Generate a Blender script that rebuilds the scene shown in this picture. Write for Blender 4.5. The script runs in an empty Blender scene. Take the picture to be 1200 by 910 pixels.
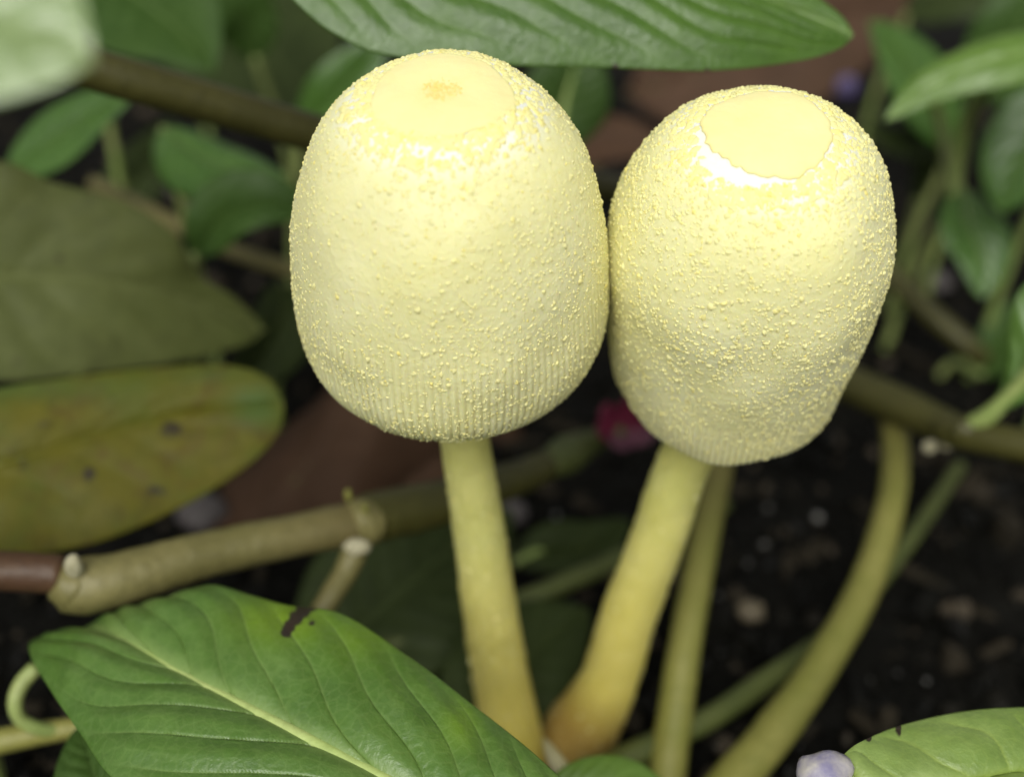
import bpy, math, random
import numpy as np
from mathutils import Vector, noise
random.seed(7); rng = np.random.default_rng(7)
sc = bpy.context.scene
COL = sc.collection

# ------------------------------------------------------------------ camera
PITCH = math.radians(32.0); CAM_H = 124.0; FPX = 1300.0      # millimetres; pixels of the 1200 x 910 photograph
FW = np.array([0, math.cos(PITCH), -math.sin(PITCH)])
UP = np.array([0, math.sin(PITCH), math.cos(PITCH)])
RT = np.array([1.0, 0, 0])
CAM = np.array([0, 0, CAM_H])
cam_data = bpy.data.cameras.new('camera'); cam = bpy.data.objects.new('camera', cam_data); COL.objects.link(cam)
cam_data.sensor_width = 36; cam_data.lens = 39.0
cam_data.clip_start = 0.005; cam_data.clip_end = 50
cam.location = (0, 0, CAM_H / 1000); cam.rotation_euler = (math.pi / 2 - PITCH, 0, 0)
cam_data.dof.use_dof = True
cam_data.dof.focus_distance = 0.0975
cam_data.dof.aperture_fstop = 12.5
sc.camera = cam

# ------------------------------------------------------------------ light: an overcast day
SUN_EL, SUN_AZ = math.radians(45), math.radians(190)   # azimuth measured from +Y, clockwise
world = bpy.data.worlds.new('World'); sc.world = world; world.use_nodes = True
wn = world.node_tree.nodes; wl = world.node_tree.links
sky = wn.new('ShaderNodeTexSky'); sky.sky_type = 'NISHITA'; sky.sun_disc = False
sky.sun_elevation = SUN_EL; sky.sun_rotation = SUN_AZ
sky.dust_density = 4.0; sky.air_density = 1.0
hs = wn.new('ShaderNodeHueSaturation'); hs.inputs['Saturation'].default_value = 0.06
wl.new(sky.outputs[0], hs.inputs['Color'])
bg = wn['Background']; bg.inputs['Strength'].default_value = 0.052
wl.new(hs.outputs[0], bg.inputs['Color'])
sun_data = bpy.data.lights.new('sun', 'SUN'); sun = bpy.data.objects.new('sun', sun_data); COL.objects.link(sun)
sun_data.energy = 1.5; sun_data.angle = math.radians(45); sun_data.color = (1.0, 0.995, 0.90)
sd = Vector((math.sin(SUN_AZ) * math.cos(SUN_EL), math.cos(SUN_AZ) * math.cos(SUN_EL), math.sin(SUN_EL)))
sun.rotation_euler = sd.to_track_quat('Z', 'Y').to_euler(); sun.location = sd * 2
sc.view_settings.view_transform = 'Standard'; sc.view_settings.look = 'None'
sc.view_settings.exposure = 0.76; sc.view_settings.gamma = 1.0; sc.view_settings.use_curve_mapping = False
sc.render.engine = 'CYCLES'
sc.cycles.use_denoising = True
sc.cycles.max_bounces = 8; sc.cycles.transmission_bounces = 4; sc.cycles.caustics_reflective = False

# ------------------------------------------------------------------ helpers
def P(px, py, d):
    """a photo pixel at a distance d (mm along the view axis) -> world point in mm"""
    return CAM + d * (FW + (px - 600) / FPX * RT - (py - 455) / FPX * UP)
def G(px, py, z=0.0):
    dr = FW + (px - 600) / FPX * RT - (py - 455) / FPX * UP
    return CAM + dr * ((z - CAM_H) / dr[2])
def proj(W):
    q = W - CAM; d = q @ FW
    return 600 + FPX * (q @ RT) / d, 455 - FPX * (q @ UP) / d
def spline(pts, n):
    """Catmull-Rom through pts (k x m), n samples even in chord length"""
    p = np.array(pts, float)
    if len(p) == 2: return p[0] + (p[1] - p[0]) * np.linspace(0, 1, n)[:, None]
    seg = np.maximum(np.linalg.norm(np.diff(p[:, :3], axis=0), axis=1), 1e-6)
    t = np.r_[0, np.cumsum(seg)]
    m = np.zeros_like(p)
    m[1:-1] = (p[2:] - p[:-2]) / (t[2:] - t[:-2])[:, None]
    m[0] = (p[1] - p[0]) / seg[0]; m[-1] = (p[-1] - p[-2]) / seg[-1]
    x = np.linspace(0, t[-1], n); k = np.clip(np.searchsorted(t, x, 'right') - 1, 0, len(p) - 2)
    h = seg[k][:, None]; s = ((x - t[k]) / seg[k])[:, None]
    return (2*s**3 - 3*s**2 + 1)*p[k] + (s**3 - 2*s**2 + s)*h*m[k] + (-2*s**3 + 3*s**2)*p[k+1] + (s**3 - s**2)*h*m[k+1]
def nz(v): return v / np.maximum(np.linalg.norm(v, axis=-1, keepdims=True), 1e-9)
def noise3(Pts, scale, seed=0.0):
    return np.array([noise.noise(Vector((p[0]*scale + seed, p[1]*scale + seed*1.7, p[2]*scale - seed))) for p in Pts])

def mesh_obj(name, V, faces, mat, parent=None, origin=None, attrs=None, smooth=True, uv=None):
    """V in world millimetres; linked as ONE object in metres. origin (mm) is the object's own place."""
    V = np.asarray(V, float)
    o_ = np.zeros(3) if origin is None else np.asarray(origin, float)
    base = o_
    if parent is not None: base = np.array(parent['_o'][:])
    me = bpy.data.meshes.new(name)
    me.from_pydata(((V - base) / 1000).tolist(), [], faces if isinstance(faces, list) else faces.tolist())
    if smooth: me.polygons.foreach_set('use_smooth', [True] * len(me.polygons))
    for k, a in (attrs or {}).items():
        a = np.ravel(a)
        if len(a) < len(V): a = np.r_[a, np.full(len(V) - len(a), a[-1])]      # the two end vertices of a tube
        at = me.attributes.new(k, 'FLOAT', 'POINT'); at.data.foreach_set('value', np.asarray(a, np.float32).ravel())
    me.materials.append(mat); me.update()
    ob = bpy.data.objects.new(name, me); COL.objects.link(ob)
    ob['_o'] = [float(c) for c in base]
    if parent is not None: ob.parent = parent
    else: ob.location = base / 1000
    return ob
def empty(name, origin):
    o = bpy.data.objects.new(name, None); COL.objects.link(o)
    o.empty_display_size = 0.005; o.location = np.asarray(origin, float) / 1000
    o['_o'] = [float(c) for c in origin]
    return o
def tag(o, label, cat, group=None):
    o['label'] = label; o['category'] = cat
    if group: o['group'] = group
    return o
def grid_faces(nr, nc, wrap=False):
    f = []
    for i in range(nr - 1):
        for j in range(nc if wrap else nc - 1):
            j2 = (j + 1) % nc
            f.append((i*nc + j, i*nc + j2, (i+1)*nc + j2, (i+1)*nc + j))
    return f

# ------------------------------------------------------------------ materials
class NT:
    def __init__(s, name):
        s.m = bpy.data.materials.new(name); s.m.use_nodes = True
        s.n = s.m.node_tree.nodes; s.l = s.m.node_tree.links
        s.b = s.n['Principled BSDF']
    def new(s, t, **kw):
        x = s.n.new(t)
        for k, v in kw.items(): setattr(x, k, v)
        return x
    def link(s, a, b): s.l.new(a, b)
    def noise(s, scale, detail=3, rough=0.55, vec=None, dist=0.0):
        x = s.new('ShaderNodeTexNoise'); x.inputs['Scale'].default_value = scale
        x.inputs['Detail'].default_value = detail; x.inputs['Roughness'].default_value = rough
        x.inputs['Distortion'].default_value = dist
        if vec is None:
            if not hasattr(s, 'tc'): s.tc = s.new('ShaderNodeTexCoord')
            vec = s.tc.outputs['Object']
        s.link(vec, x.inputs['Vector']); return x.outputs['Fac']
    def ramp(s, fac, stops):
        x = s.new('ShaderNodeValToRGB'); e = x.color_ramp.elements
        while len(e) < len(stops): e.new(0.5)
        for el, (p, c) in zip(e, stops):
            el.position = p; el.color = (*c, 1) if len(c) == 3 else c
        s.link(fac, x.inputs[0]); return x.outputs[0]
    def attr(s, name):
        x = s.new('ShaderNodeAttribute', attribute_name=name); return x.outputs['Fac']
    def mix(s, fac, a, b, blend='MIX'):
        x = s.new('ShaderNodeMix', data_type='RGBA', blend_type=blend)
        for sock, v in ((x.inputs[0], fac), (x.inputs[6], a), (x.inputs[7], b)):
            if hasattr(v, 'links'): s.link(v, sock)
            else: sock.default_value = (*v, 1) if isinstance(v, tuple) and len(v) == 3 else v
        return x.outputs[2]
    def math(s, op, a, b=0.0, clamp=False):
        x = s.new('ShaderNodeMath', operation=op); x.use_clamp = clamp
        for sock, v in ((x.inputs[0], a), (x.inputs[1], b)):
            if hasattr(v, 'links'): s.link(v, sock)
            else: sock.default_value = v
        return x.outputs[0]
    def bump(s, h, strength, dist):
        x = s.new('ShaderNodeBump'); x.inputs['Strength'].default_value = strength; x.inputs['Distance'].default_value = dist
        s.link(h, x.inputs['Height']); s.link(x.outputs[0], s.b.inputs['Normal']); return x.outputs[0]
    def set(s, **kw):
        for k, v in kw.items(): s.b.inputs[k.replace('_', ' ')].default_value = v

def leaf_mat(name, c1, c2, vein, brown=(0.035, 0.022, 0.012), lime=(0.20, 0.30, 0.02), rough=0.38, trans=0.28, spec=0.5, veinmix=0.6, mottle=None):
    t = NT(name)
    n1 = t.noise(90, 4, 0.6); n2 = t.noise(420, 3, 0.6)
    col = t.mix(t.ramp(n1, [(0.35, (0, 0, 0)), (0.65, (1, 1, 1))]), c1, c2)
    dark = tuple(x * 0.72 for x in c1)
    col = t.mix(t.math('MULTIPLY', t.ramp(n2, [(0.42, (0, 0, 0)), (0.7, (1, 1, 1))]), 0.45), col, dark)
    if mottle:
        for mc, sc_, lo_ in mottle:
            col = t.mix(t.ramp(t.noise(sc_, 5, .65, dist=.6), [(lo_, (0, 0, 0)), (lo_ + .14, (.8, .8, .8))]), col, mc)
    col = t.mix(t.attr('lime'), col, lime)
    vo = t.new('ShaderNodeTexVoronoi', feature='DISTANCE_TO_EDGE'); vo.inputs['Scale'].default_value = 850
    t.link(t.tc.outputs['Object'], vo.inputs['Vector'])
    net = t.ramp(vo.outputs['Distance'], [(0.0, (1, 1, 1)), (0.12, (0, 0, 0))])
    col = t.mix(t.math('MULTIPLY', net, .10), col, vein)
    col = t.mix(t.math('MULTIPLY', t.attr('vein'), veinmix), col, vein)
    bn = t.math('ADD', t.attr('brown'), t.math('MULTIPLY', t.math('SUBTRACT', t.noise(700, 3), 0.5), 0.7))
    bm = t.ramp(bn, [(0.38, (0, 0, 0)), (0.56, (1, 1, 1))])
    col = t.mix(bm, col, brown)
    t.link(col, t.b.inputs['Base Color'])
    t.set(Specular_IOR_Level=spec)
    t.link(t.ramp(t.noise(260, 3), [(0.3, (rough - .08,)*3), (0.7, (rough + .12,)*3)]), t.b.inputs['Roughness'])
    fine = t.math('ADD', t.noise(1500, 3, 0.6), t.math('MULTIPLY', t.noise(500, 3), 1.2))
    fine = t.math('SUBTRACT', fine, t.math('MULTIPLY', net, .03))
    nrm = t.bump(fine, 0.28, 0.00035)
    tr = t.new('ShaderNodeBsdfTranslucent'); t.link(t.mix(0.5, col, (0.32, 0.45, 0.03)), tr.inputs['Color']); t.link(nrm, tr.inputs['Normal'])
    mx = t.new('ShaderNodeMixShader'); mx.inputs[0].default_value = trans
    t.link(t.b.outputs[0], mx.inputs[1]); t.link(tr.outputs[0], mx.inputs[2])
    t.link(mx.outputs[0], t.n['Material Output'].inputs['Surface'])
    return t.m
def stem_mat(name, c1, c2, c3=None, rough=0.5):
    t = NT(name)
    n1 = t.noise(110, 4, 0.6); n2 = t.noise(900, 3, 0.6)
    col = t.mix(t.ramp(n1, [(0.35, (0, 0, 0)), (0.66, (1, 1, 1))]), c1, c2)
    col = t.mix(t.attr('along'), col, c3 if c3 else c2)
    col = t.mix(t.math('MULTIPLY', t.ramp(n2, [(0.45, (0, 0, 0)), (0.7, (1, 1, 1))]), 0.35), col, tuple(x * .6 for x in c1))
    t.link(col, t.b.inputs['Base Color']); t.set(Roughness=rough, Specular_IOR_Level=0.4)
    t.bump(t.math('ADD', n2, t.noise(300, 3)), 0.4, 0.0003)
    return t.m
def plain_mat(name, c1, c2, scale=300, rough=0.6, spec=0.35, bump=0.3, bd=0.0003, sss=0.0):
    t = NT(name); n = t.noise(scale, 4, 0.6)
    t.link(t.ramp(n, [(0.32, c1), (0.68, c2)]), t.b.inputs['Base Color'])
    t.set(Roughness=rough, Specular_IOR_Level=spec)
    if sss:
        t.set(Subsurface_Weight=sss, Subsurface_Scale=0.002); t.b.inputs['Subsurface Radius'].default_value = (1, .8, .4)
    t.bump(t.noise(scale * 3, 4), bump, bd)
    return t.m

# ------------------------------------------------------------------ the ground: dark potting soil, colour lowered further for overhead leaf shade
def make_soil():
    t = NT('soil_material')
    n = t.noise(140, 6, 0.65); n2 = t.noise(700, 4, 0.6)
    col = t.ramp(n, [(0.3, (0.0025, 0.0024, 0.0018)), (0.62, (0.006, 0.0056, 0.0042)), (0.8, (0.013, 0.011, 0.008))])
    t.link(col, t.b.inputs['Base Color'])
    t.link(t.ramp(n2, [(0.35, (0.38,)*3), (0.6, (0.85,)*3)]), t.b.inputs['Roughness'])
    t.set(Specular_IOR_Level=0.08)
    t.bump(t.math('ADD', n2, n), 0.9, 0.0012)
    # graded sheet: fine near the mushrooms, coarse far off
    gx = np.r_[np.linspace(-1500, -260, 26)[:-1], np.linspace(-260, 260, 300), np.linspace(260, 1500, 26)[1:]]
    gy = np.r_[np.linspace(-700, 40, 20)[:-1], np.linspace(40, 420, 230), np.linspace(420, 2500, 40)[1:]]
    XX, YY = np.meshgrid(gx, gy); V = np.stack([XX.ravel(), YY.ravel(), np.zeros(XX.size)], 1)
    z = 4.0*noise3(V, .02, 3) + 2.2*noise3(V, .09, 11) + 1.3*noise3(V, .3, 5)
    near = np.clip(np.hypot(V[:, 0] - 12, V[:, 1] - 104) / 22, 0, 1)
    V[:, 2] = z * near - 1.2
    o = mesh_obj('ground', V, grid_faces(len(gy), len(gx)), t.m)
    o['kind'] = 'structure'
    def gz(x, y):
        p = (x, y, 0); q = [p]
        f = 4.0*noise3(q, .02, 3) + 2.2*noise3(q, .09, 11) + 1.3*noise3(q, .3, 5)
        return float(f[0]) * min(1, math.hypot(x - 12, y - 104) / 22) - 1.2
    return gz
ground_z = make_soil()

ICO_V = None
def ico():
    global ICO_V
    if ICO_V is None:
        p = (1 + 5**.5) / 2
        v = np.array([(-1,p,0),(1,p,0),(-1,-p,0),(1,-p,0),(0,-1,p),(0,1,p),(0,-1,-p),(0,1,-p),(p,0,-1),(p,0,1),(-p,0,-1),(-p,0,1)], float)
        v /= np.linalg.norm(v[0])
        f = [(0,11,5),(0,5,1),(0,1,7),(0,7,10),(0,10,11),(1,5,9),(5,11,4),(11,10,2),(10,7,6),(7,1,8),(3,9,4),(3,4,2),(3,2,6),(3,6,8),(3,8,9),(4,9,5),(2,4,11),(6,2,10),(8,6,7),(9,8,1)]
        ICO_V = (v, np.array(f))
    return ICO_V
def crumb_mesh(name, pts, sizes, mat, smooth=False, attrs=False):
    v, f = ico(); n = len(pts)
    sc_ = sizes[:, None, None] * (1 + rng.uniform(-.38, .38, (n, 12, 1))) * rng.uniform(.55, 1.25, (n, 1, 3))
    ang = rng.uniform(0, 6.28, n); c, s = np.cos(ang), np.sin(ang)
    W = v[None] * sc_
    W = np.stack([W[..., 0]*c[:, None] - W[..., 1]*s[:, None], W[..., 0]*s[:, None] + W[..., 1]*c[:, None], W[..., 2]], -1) + pts[:, None]
    Fs = (f[None] + 12*np.arange(n)[:, None, None]).reshape(-1, 3)
    at = {'tone': np.repeat(rng.random(n), 12)}
    o = mesh_obj(name, W.reshape(-1, 3), Fs, mat, attrs=at, smooth=smooth); o['kind'] = 'stuff'
    return o
def make_crumbs():
    t = NT('soil_crumb_material')
    col = t.ramp(t.attr('tone'), [(0.0, (0.0025, 0.0024, 0.0018)), (0.65, (0.006, 0.0056, 0.0042)), (0.85, (0.018, 0.015, 0.010)), (1.0, (0.075, 0.06, 0.042))])  # damp soil tones, with the shade of unbuilt foliage painted in
    t.link(col, t.b.inputs['Base Color']); t.set(Specular_IOR_Level=.12); t.link(t.ramp(t.noise(500), [(0.35, (0.25,)*3), (0.6, (0.8,)*3)]), t.b.inputs['Roughness'])
    t.bump(t.noise(1500, 3), 0.6, 0.0004)
    n = 9000
    r = rng.random(n)
    y = 55 + 420 * r**1.6; x = rng.uniform(-1, 1, n) * (45 + y * .55)
    s = np.clip(rng.lognormal(-.15, .6, n), .35, 4.2)
    z = np.array([ground_z(a, b) for a, b in zip(x, y)])
    far = np.hypot(x - 6, y - 104) > 9
    p = np.stack([x, y, z + s*.3], 1)[far]; crumb_mesh('soil_crumbs', p, s[far], t.m)
    o = bpy.data.objects['soil_crumbs']; tag(o, 'dark crumbs of damp potting soil covering the ground', 'soil')
    # bark and litter chips, too blurred to pick apart
    tb = plain_mat('chip_material', (0.013, 0.011, 0.007), (0.036, 0.029, 0.019), 120, .8, .1)
    n = 260
    y = 70 + 360 * rng.random(n)**1.4; x = rng.uniform(-1, 1, n) * (40 + y * .55)
    okc = np.hypot(x - 6, y - 104) > 12; x, y = x[okc], y[okc]; n = len(x)
    v, f = ico(); W = v[None]*rng.uniform(.8, 1.25, (n, 12, 1))*np.stack([rng.uniform(2.5, 6, n), rng.uniform(.8, 1.8, n), rng.uniform(.3, .7, n)], 1)[:, None]
    ag = rng.uniform(0, 6.28, n); ca, sa = np.cos(ag)[:, None], np.sin(ag)[:, None]; ti = rng.uniform(-.4, .4, n)[:, None]
    W = np.stack([W[..., 0]*ca - W[..., 1]*sa, W[..., 0]*sa + W[..., 1]*ca, W[..., 2] + ti*W[..., 0]], -1)
    W = W + np.stack([x, y, np.array([ground_z(a, b) for a, b in zip(x, y)]) + 1.4], 1)[:, None]
    ch = mesh_obj('bark_chips', W.reshape(-1, 3), (f[None] + 12*np.arange(n)[:, None, None]).reshape(-1, 3), tb, smooth=False)
    ch['kind'] = 'stuff'; tag(ch, 'dull brown bark chips and litter strewn over the soil', 'litter')
    # pale grit (perlite and sand) scattered thinly
    m = plain_mat('grit_material', (0.07, 0.068, 0.062), (0.2, 0.195, 0.18), 900, .35, .5)
    n = 260
    y = 70 + 330 * rng.random(n)**1.3; x = rng.uniform(-1, 1, n) * (40 + y * .5)
    s = np.clip(rng.lognormal(-1.0, .45, n), .2, .9)
    z = np.array([ground_z(a, b) for a, b in zip(x, y)])
    g = crumb_mesh('pale_grit', np.stack([x, y, z + .9 + s*.4], 1), s, m)
    tag(g, 'tiny pale grains of grit scattered over the dark soil', 'grit')
make_crumbs()

# ------------------------------------------------------------------ mushrooms
def cap_profile(q, n1=110, n2=110):
    R, zt, pp, qq, zb, rm, pb = q
    z1 = zt*np.cos(np.linspace(0, math.pi/2, n1)); r1 = R*np.clip(1 - (z1/zt)**pp, 0, 1)**(1/qq)
    r1[0] = 1e-3
    z2 = np.linspace(0, zb, n2 + 1)[1:]; r2 = R - (R - rm)*(z2/zb)**pb
    return np.r_[r1, r2], np.r_[z1, -z2]

def make_cap_material():
    t = NT('mushroom_cap_skin')
    n = t.noise(120, 4, .6)
    col = t.ramp(n, [(0.3, (0.85, 0.81, 0.39)), (0.7, (0.88, 0.85, 0.49))])
    col = t.mix(t.attr('pale'), col, (0.94, 0.93, 0.76))
    col = t.mix(t.attr('groove'), col, (0.50, 0.45, 0.18))
    t.link(col, t.b.inputs['Base Color'])
    t.set(Roughness=.62, Specular_IOR_Level=.25, Subsurface_Weight=.4, Subsurface_Scale=.0022)
    t.b.inputs['Subsurface Radius'].default_value = (1.0, .8, .25)
    t.bump(t.math('ADD', t.noise(1800, 3), t.noise(700, 3)), .35, .0003)
    return t.m
def make_wart_material():
    t = NT('mushroom_wart_skin')
    col = t.ramp(t.attr('tone'), [(0.0, (0.80, 0.765, 0.39)), (0.65, (0.82, 0.765, 0.34)), (1.0, (0.83, 0.72, 0.22))])
    t.link(col, t.b.inputs['Base Color']); t.set(Roughness=.75, Specular_IOR_Level=.12)
    return t.m
def make_disc_material():
    t = NT('mushroom_disc_skin')
    col = t.ramp(t.noise(220, 4), [(0.3, (0.88, 0.78, 0.36)), (0.7, (0.90, 0.81, 0.41))])
    col = t.mix(t.attr('rim'), col, (0.84, 0.70, 0.28))
    om = t.math('MULTIPLY', t.attr('ochre'), t.ramp(t.noise(1300, 4, .7), [(0.36, (.25,)*3), (0.62, (1, 1, 1))]))
    col = t.mix(om, col, (0.83, 0.60, 0.13))
    t.link(col, t.b.inputs['Base Color']); t.set(Roughness=.6, Specular_IOR_Level=.2, Subsurface_Weight=.2, Subsurface_Scale=.001)
    t.bump(t.noise(900, 4), .25, .0003)
    return t.m
def make_stalk_material():
    t = NT('mushroom_stem_skin')
    n = t.noise(160, 4, .6)
    up = t.ramp(n, [(0.3, (0.56, 0.545, 0.16)), (0.7, (0.65, 0.63, 0.22))])
    lo = t.ramp(n, [(0.3, (0.62, 0.49, 0.08)), (0.7, (0.69, 0.56, 0.12))])
    col = t.mix(t.attr('along'), up, lo)
    col = t.mix(t.attr('soiled'), col, (0.34, 0.22, 0.05))
    t.link(col, t.b.inputs['Base Color'])
    t.set(Roughness=.6, Specular_IOR_Level=.25, Subsurface_Weight=.3, Subsurface_Scale=.0012)
    t.b.inputs['Subsurface Radius'].default_value = (1.0, .8, .25)
    t.bump(t.math('ADD', t.noise(1900, 4, .7), t.noise(500, 3)), .75, .0005)
    return t.m
CAPM, WARTM, DISCM, STALKM = make_cap_material(), make_wart_material(), make_disc_material(), make_stalk_material()
OCHREM = plain_mat('ochre_speck_material', (0.85, 0.66, 0.18), (0.88, 0.74, 0.28), 900, .6)
GILLM = plain_mat('gill_material', (0.72, 0.66, 0.32), (0.80, 0.75, 0.45), 600, .7)

def warts_on(name, parent, Q, N, A, sizes, heights, mat, tone, lean=0.25, sides=5):
    """small irregular cones: Q points, N normals, A the up-slope tangent; one mesh"""
    n = len(Q); B = np.cross(N, A)
    a = np.linspace(0, 2*math.pi, sides, endpoint=False)[None] + rng.uniform(0, 6, (n, 1)) + rng.uniform(-.3, .3, (n, sides))
    rr = sizes[:, None] * rng.uniform(.5, 1.45, (n, sides))
    asp = rng.uniform(.6, 1.55, (n, 1)); asb = rng.uniform(.7, 1.4, (n, 1))
    ring = Q[:, None] + (rr*asp*np.cos(a))[..., None]*A[:, None] + (rr*asb*np.sin(a))[..., None]*B[:, None] - (0.12*sizes)[:, None, None]*N[:, None]
    tip = Q + heights[:, None]*N - (lean*sizes*rng.uniform(-.6, 1.6, n))[:, None]*A
    mid = Q[:, None] + .62*(ring - Q[:, None]) + (heights*.62)[:, None, None]*N[:, None]*rng.uniform(.7, 1.2, (n, sides, 1))
    W = np.concatenate([ring, mid, tip[:, None]], 1); k = 2*sides + 1
    fs = []
    for j in range(sides):
        j2 = (j + 1) % sides
        fs += [(j, j2, sides + j2), (j, sides + j2, sides + j), (sides + j, sides + j2, 2*sides)]
    Fs = (np.array(fs)[None] + k*np.arange(n)[:, None, None]).reshape(-1, 3)
    o = mesh_obj(name, W.reshape(-1, 3), Fs, mat, parent, attrs={'tone': np.repeat(tone, k)}); o['kind'] = 'stuff'
    return o

def make_mushroom(name, label, fit, rd, base, stem_px, nstripes, cfg):
    cx, cy, dep, th, ph = fit[:5]
    c = P(cx, cy, dep)
    a = np.array([math.sin(ph), -math.sin(th)*math.cos(ph), math.cos(th)*math.cos(ph)])
    e1 = nz(np.cross([0, 1, 0], a)); e2 = np.cross(a, e1)
    root = empty(name, base); tag(root, label, 'mushroom', 'yellow mushrooms')
    r, z = cap_profile(fit[5:12]); n = len(r); NS = nstripes*6
    ths = np.linspace(0, 2*math.pi, NS, endpoint=False)
    s = np.r_[0, np.cumsum(np.hypot(np.diff(r), np.diff(z)))]; S = s[-1]
    # outer skin with fine radial grooves that deepen to the margin
    T = s/S
    gd = np.clip((T - cfg['groove0'])/(1 - cfg['groove0']), 0, 1)**.8
    wob = .09*np.sin(ths*3 + cfg['seed']) + .08*np.sin(ths*5 + 1 + cfg['seed'])
    stripe = np.abs(np.cos(ths*nstripes/2))                      # sharp valleys
    gv = (1 - stripe)**1.1
    amp = .5 + .5*np.sin(ths*7 + 2)*np.sin(ths*11 + cfg['seed'])
    RR = r[:, None] + (r/ r.max())[:, None]*wob[None]*cfg.get('wob', 1) - gd[:, None]*cfg['groove']*gv[None]*(.55 + .45*amp)[None]
    RR = np.maximum(RR, 1e-3)
    ZZ = np.repeat(z[:, None], NS, 1) + (T**6)[:, None]*(.45*np.sin(ths*4 + cfg['seed']) + .25*np.sin(ths*9 + 2))[None]
    def pos(RR, ZZ): return c + ZZ[..., None]*a + RR[..., None]*(np.cos(ths)[None, :, None]*e1 + np.sin(ths)[None, :, None]*e2)
    W = pos(RR, ZZ)
    ts_ = ths[::9]; rs_, zs_ = r[::10], z[::10]
    lp = c + zs_[:, None, None]*a + rs_[:, None, None]*(np.cos(ts_)[None, :, None]*e1 + np.sin(ts_)[None, :, None]*e2)
    lump = noise3(lp.reshape(-1, 3), .16, cfg['seed']).reshape(len(rs_), -1)
    ii = np.linspace(0, lump.shape[0] - 1, n); jj = np.linspace(0, lump.shape[1], NS, endpoint=False)
    i0 = np.floor(ii).astype(int).clip(0, lump.shape[0] - 2); fi = (ii - i0)[:, None]; j0 = np.floor(jj).astype(int); fj = (jj - j0)[None]
    j1 = (j0 + 1) % lump.shape[1]
    L = (1-fi)*((1-fj)*lump[i0][:, j0] + fj*lump[i0][:, j1]) + fi*((1-fj)*lump[i0+1][:, j0] + fj*lump[i0+1][:, j1])
    nr = np.gradient(z, s); nn = -np.gradient(r, s)
    NR, NZ = -nr, -nn                                            # outward normal components
    ln = np.hypot(NR, NZ); NR, NZ = NR/ln, NZ/ln
    NZ = np.where(T < .5, np.abs(NZ), NZ); NR = np.abs(NR)
    Nw = NZ[:, None, None]*a + NR[:, None, None]*(np.cos(ths)[None, :, None]*e1 + np.sin(ths)[None, :, None]*e2)
    W = W + (.35*L*np.clip(r/6, 0, 1)[:, None])[..., None]*Nw
    pale = np.clip(1.6 - 1.6*np.abs(r - rd*1.08)/(rd*.5), 0, 1)[:, None]*(z > 0)[:, None]*np.ones((1, NS))
    groove = gd[:, None]*gv[None]*.8
    # margin turns in to a thin lip and the inside wall
    lip = []
    for k, (dr, dz) in enumerate(cfg['lip']):
        lip.append(pos((r[-1] + dr)*np.ones((1, NS)) + wob[None], ZZ[-1:] + dz))
    Wall = np.concatenate([W] + lip, 0); nr_ = Wall.shape[0]
    at = {'pale': np.concatenate([pale, np.zeros((4, NS))]), 'groove': np.concatenate([groove, np.zeros((4, NS))])}
    cap = mesh_obj('cap', Wall.reshape(-1, 3), grid_faces(nr_, NS, True), CAPM, root, attrs=at)
    # gills: thin radial plates under the cap
    gv_, gf = [], []
    ng = nstripes
    for k in range(ng):
        tt = 2*math.pi*k/ng; d = math.cos(tt)*e1 + math.sin(tt)*e2; w = -math.sin(tt)*e1 + math.cos(tt)*e2
        b = len(gv_)
        ro, ri = fit[10] + cfg['lip'][-1][0] - .1, 3.2
        for zz, q in ((-fit[9] + .9, ro), (-fit[9] + 2.0, (ro + ri)/2), (-fit[9] + 4.5, ri)):
            for sgn in (-1, 1): gv_.append(c + zz*a + q*d + sgn*.09*w)
        for zz, q in ((-fit[9] + 7, ro - .3), (-fit[9] + 8, (ro + ri)/2), (-fit[9] + 9, ri)):
            for sgn in (-1, 1): gv_.append(c + zz*a + q*d + sgn*.09*w)
        for i in (0, 2):
            gf += [(b+i, b+i+1, b+i+3, b+i+2), (b+i, b+i+2, b+i+8, b+i+6), (b+i+1, b+i+7, b+i+9, b+i+3)]
    g = mesh_obj('gills', np.array(gv_), gf, GILLM, root, smooth=False); g['kind'] = 'stuff'
    # warts
    def surf(idx, tt):
        i = idx.astype(int).clip(0, n - 2); f = idx - i
        rr = r[i]*(1 - f) + r[i+1]*f; zz = z[i]*(1 - f) + z[i+1]*f
        d = np.cos(tt)[:, None]*e1 + np.sin(tt)[:, None]*e2
        jj_ = (tt/(2*math.pi)*NS).astype(int) % NS
        q = c + zz[:, None]*a + (rr + (rr/r.max())*wob[jj_]*cfg.get('wob', 1))[:, None]*d
        N = NZ[i][:, None]*a + NR[i][:, None]*d
        q = q + (.35*L[i, jj_]*np.clip(rr/6, 0, 1))[:, None]*N
        A = nz(np.cross(np.cross(N, a), N) + 1e-6)
        return q, N, A, rr, zz
    def sample(m):
        w = (r*np.gradient(s)); cdf = np.cumsum(w)/w.sum()
        return np.interp(rng.random(m), cdf, np.arange(n)), rng.uniform(0, 2*math.pi, m)
    idx, tt = sample(cfg['nwarts'])
    q, N, A, rr, zz = surf(idx, tt)
    front = N @ nz(CAM - c)
    dn = noise3(q, .22, cfg['seed'] + 4)
    Tn = np.interp(idx, np.arange(n), T)
    top = np.clip(1 - (rr - rd)/(rd*.75), 0, 1)*(zz > 0)
    crk = np.array([cfg['crack'](x) for x in tt])
    keep = ((zz < 0) | (rr > rd*(cfg['w0'] + crk))) & (rng.random(len(q)) < np.clip(.66 + .5*dn + top, .2, 1)) & (Tn < .985) & (rng.random(len(q)) < 1 - cfg['thin']*np.clip((Tn - .78)/.15, 0, 1))
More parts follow.
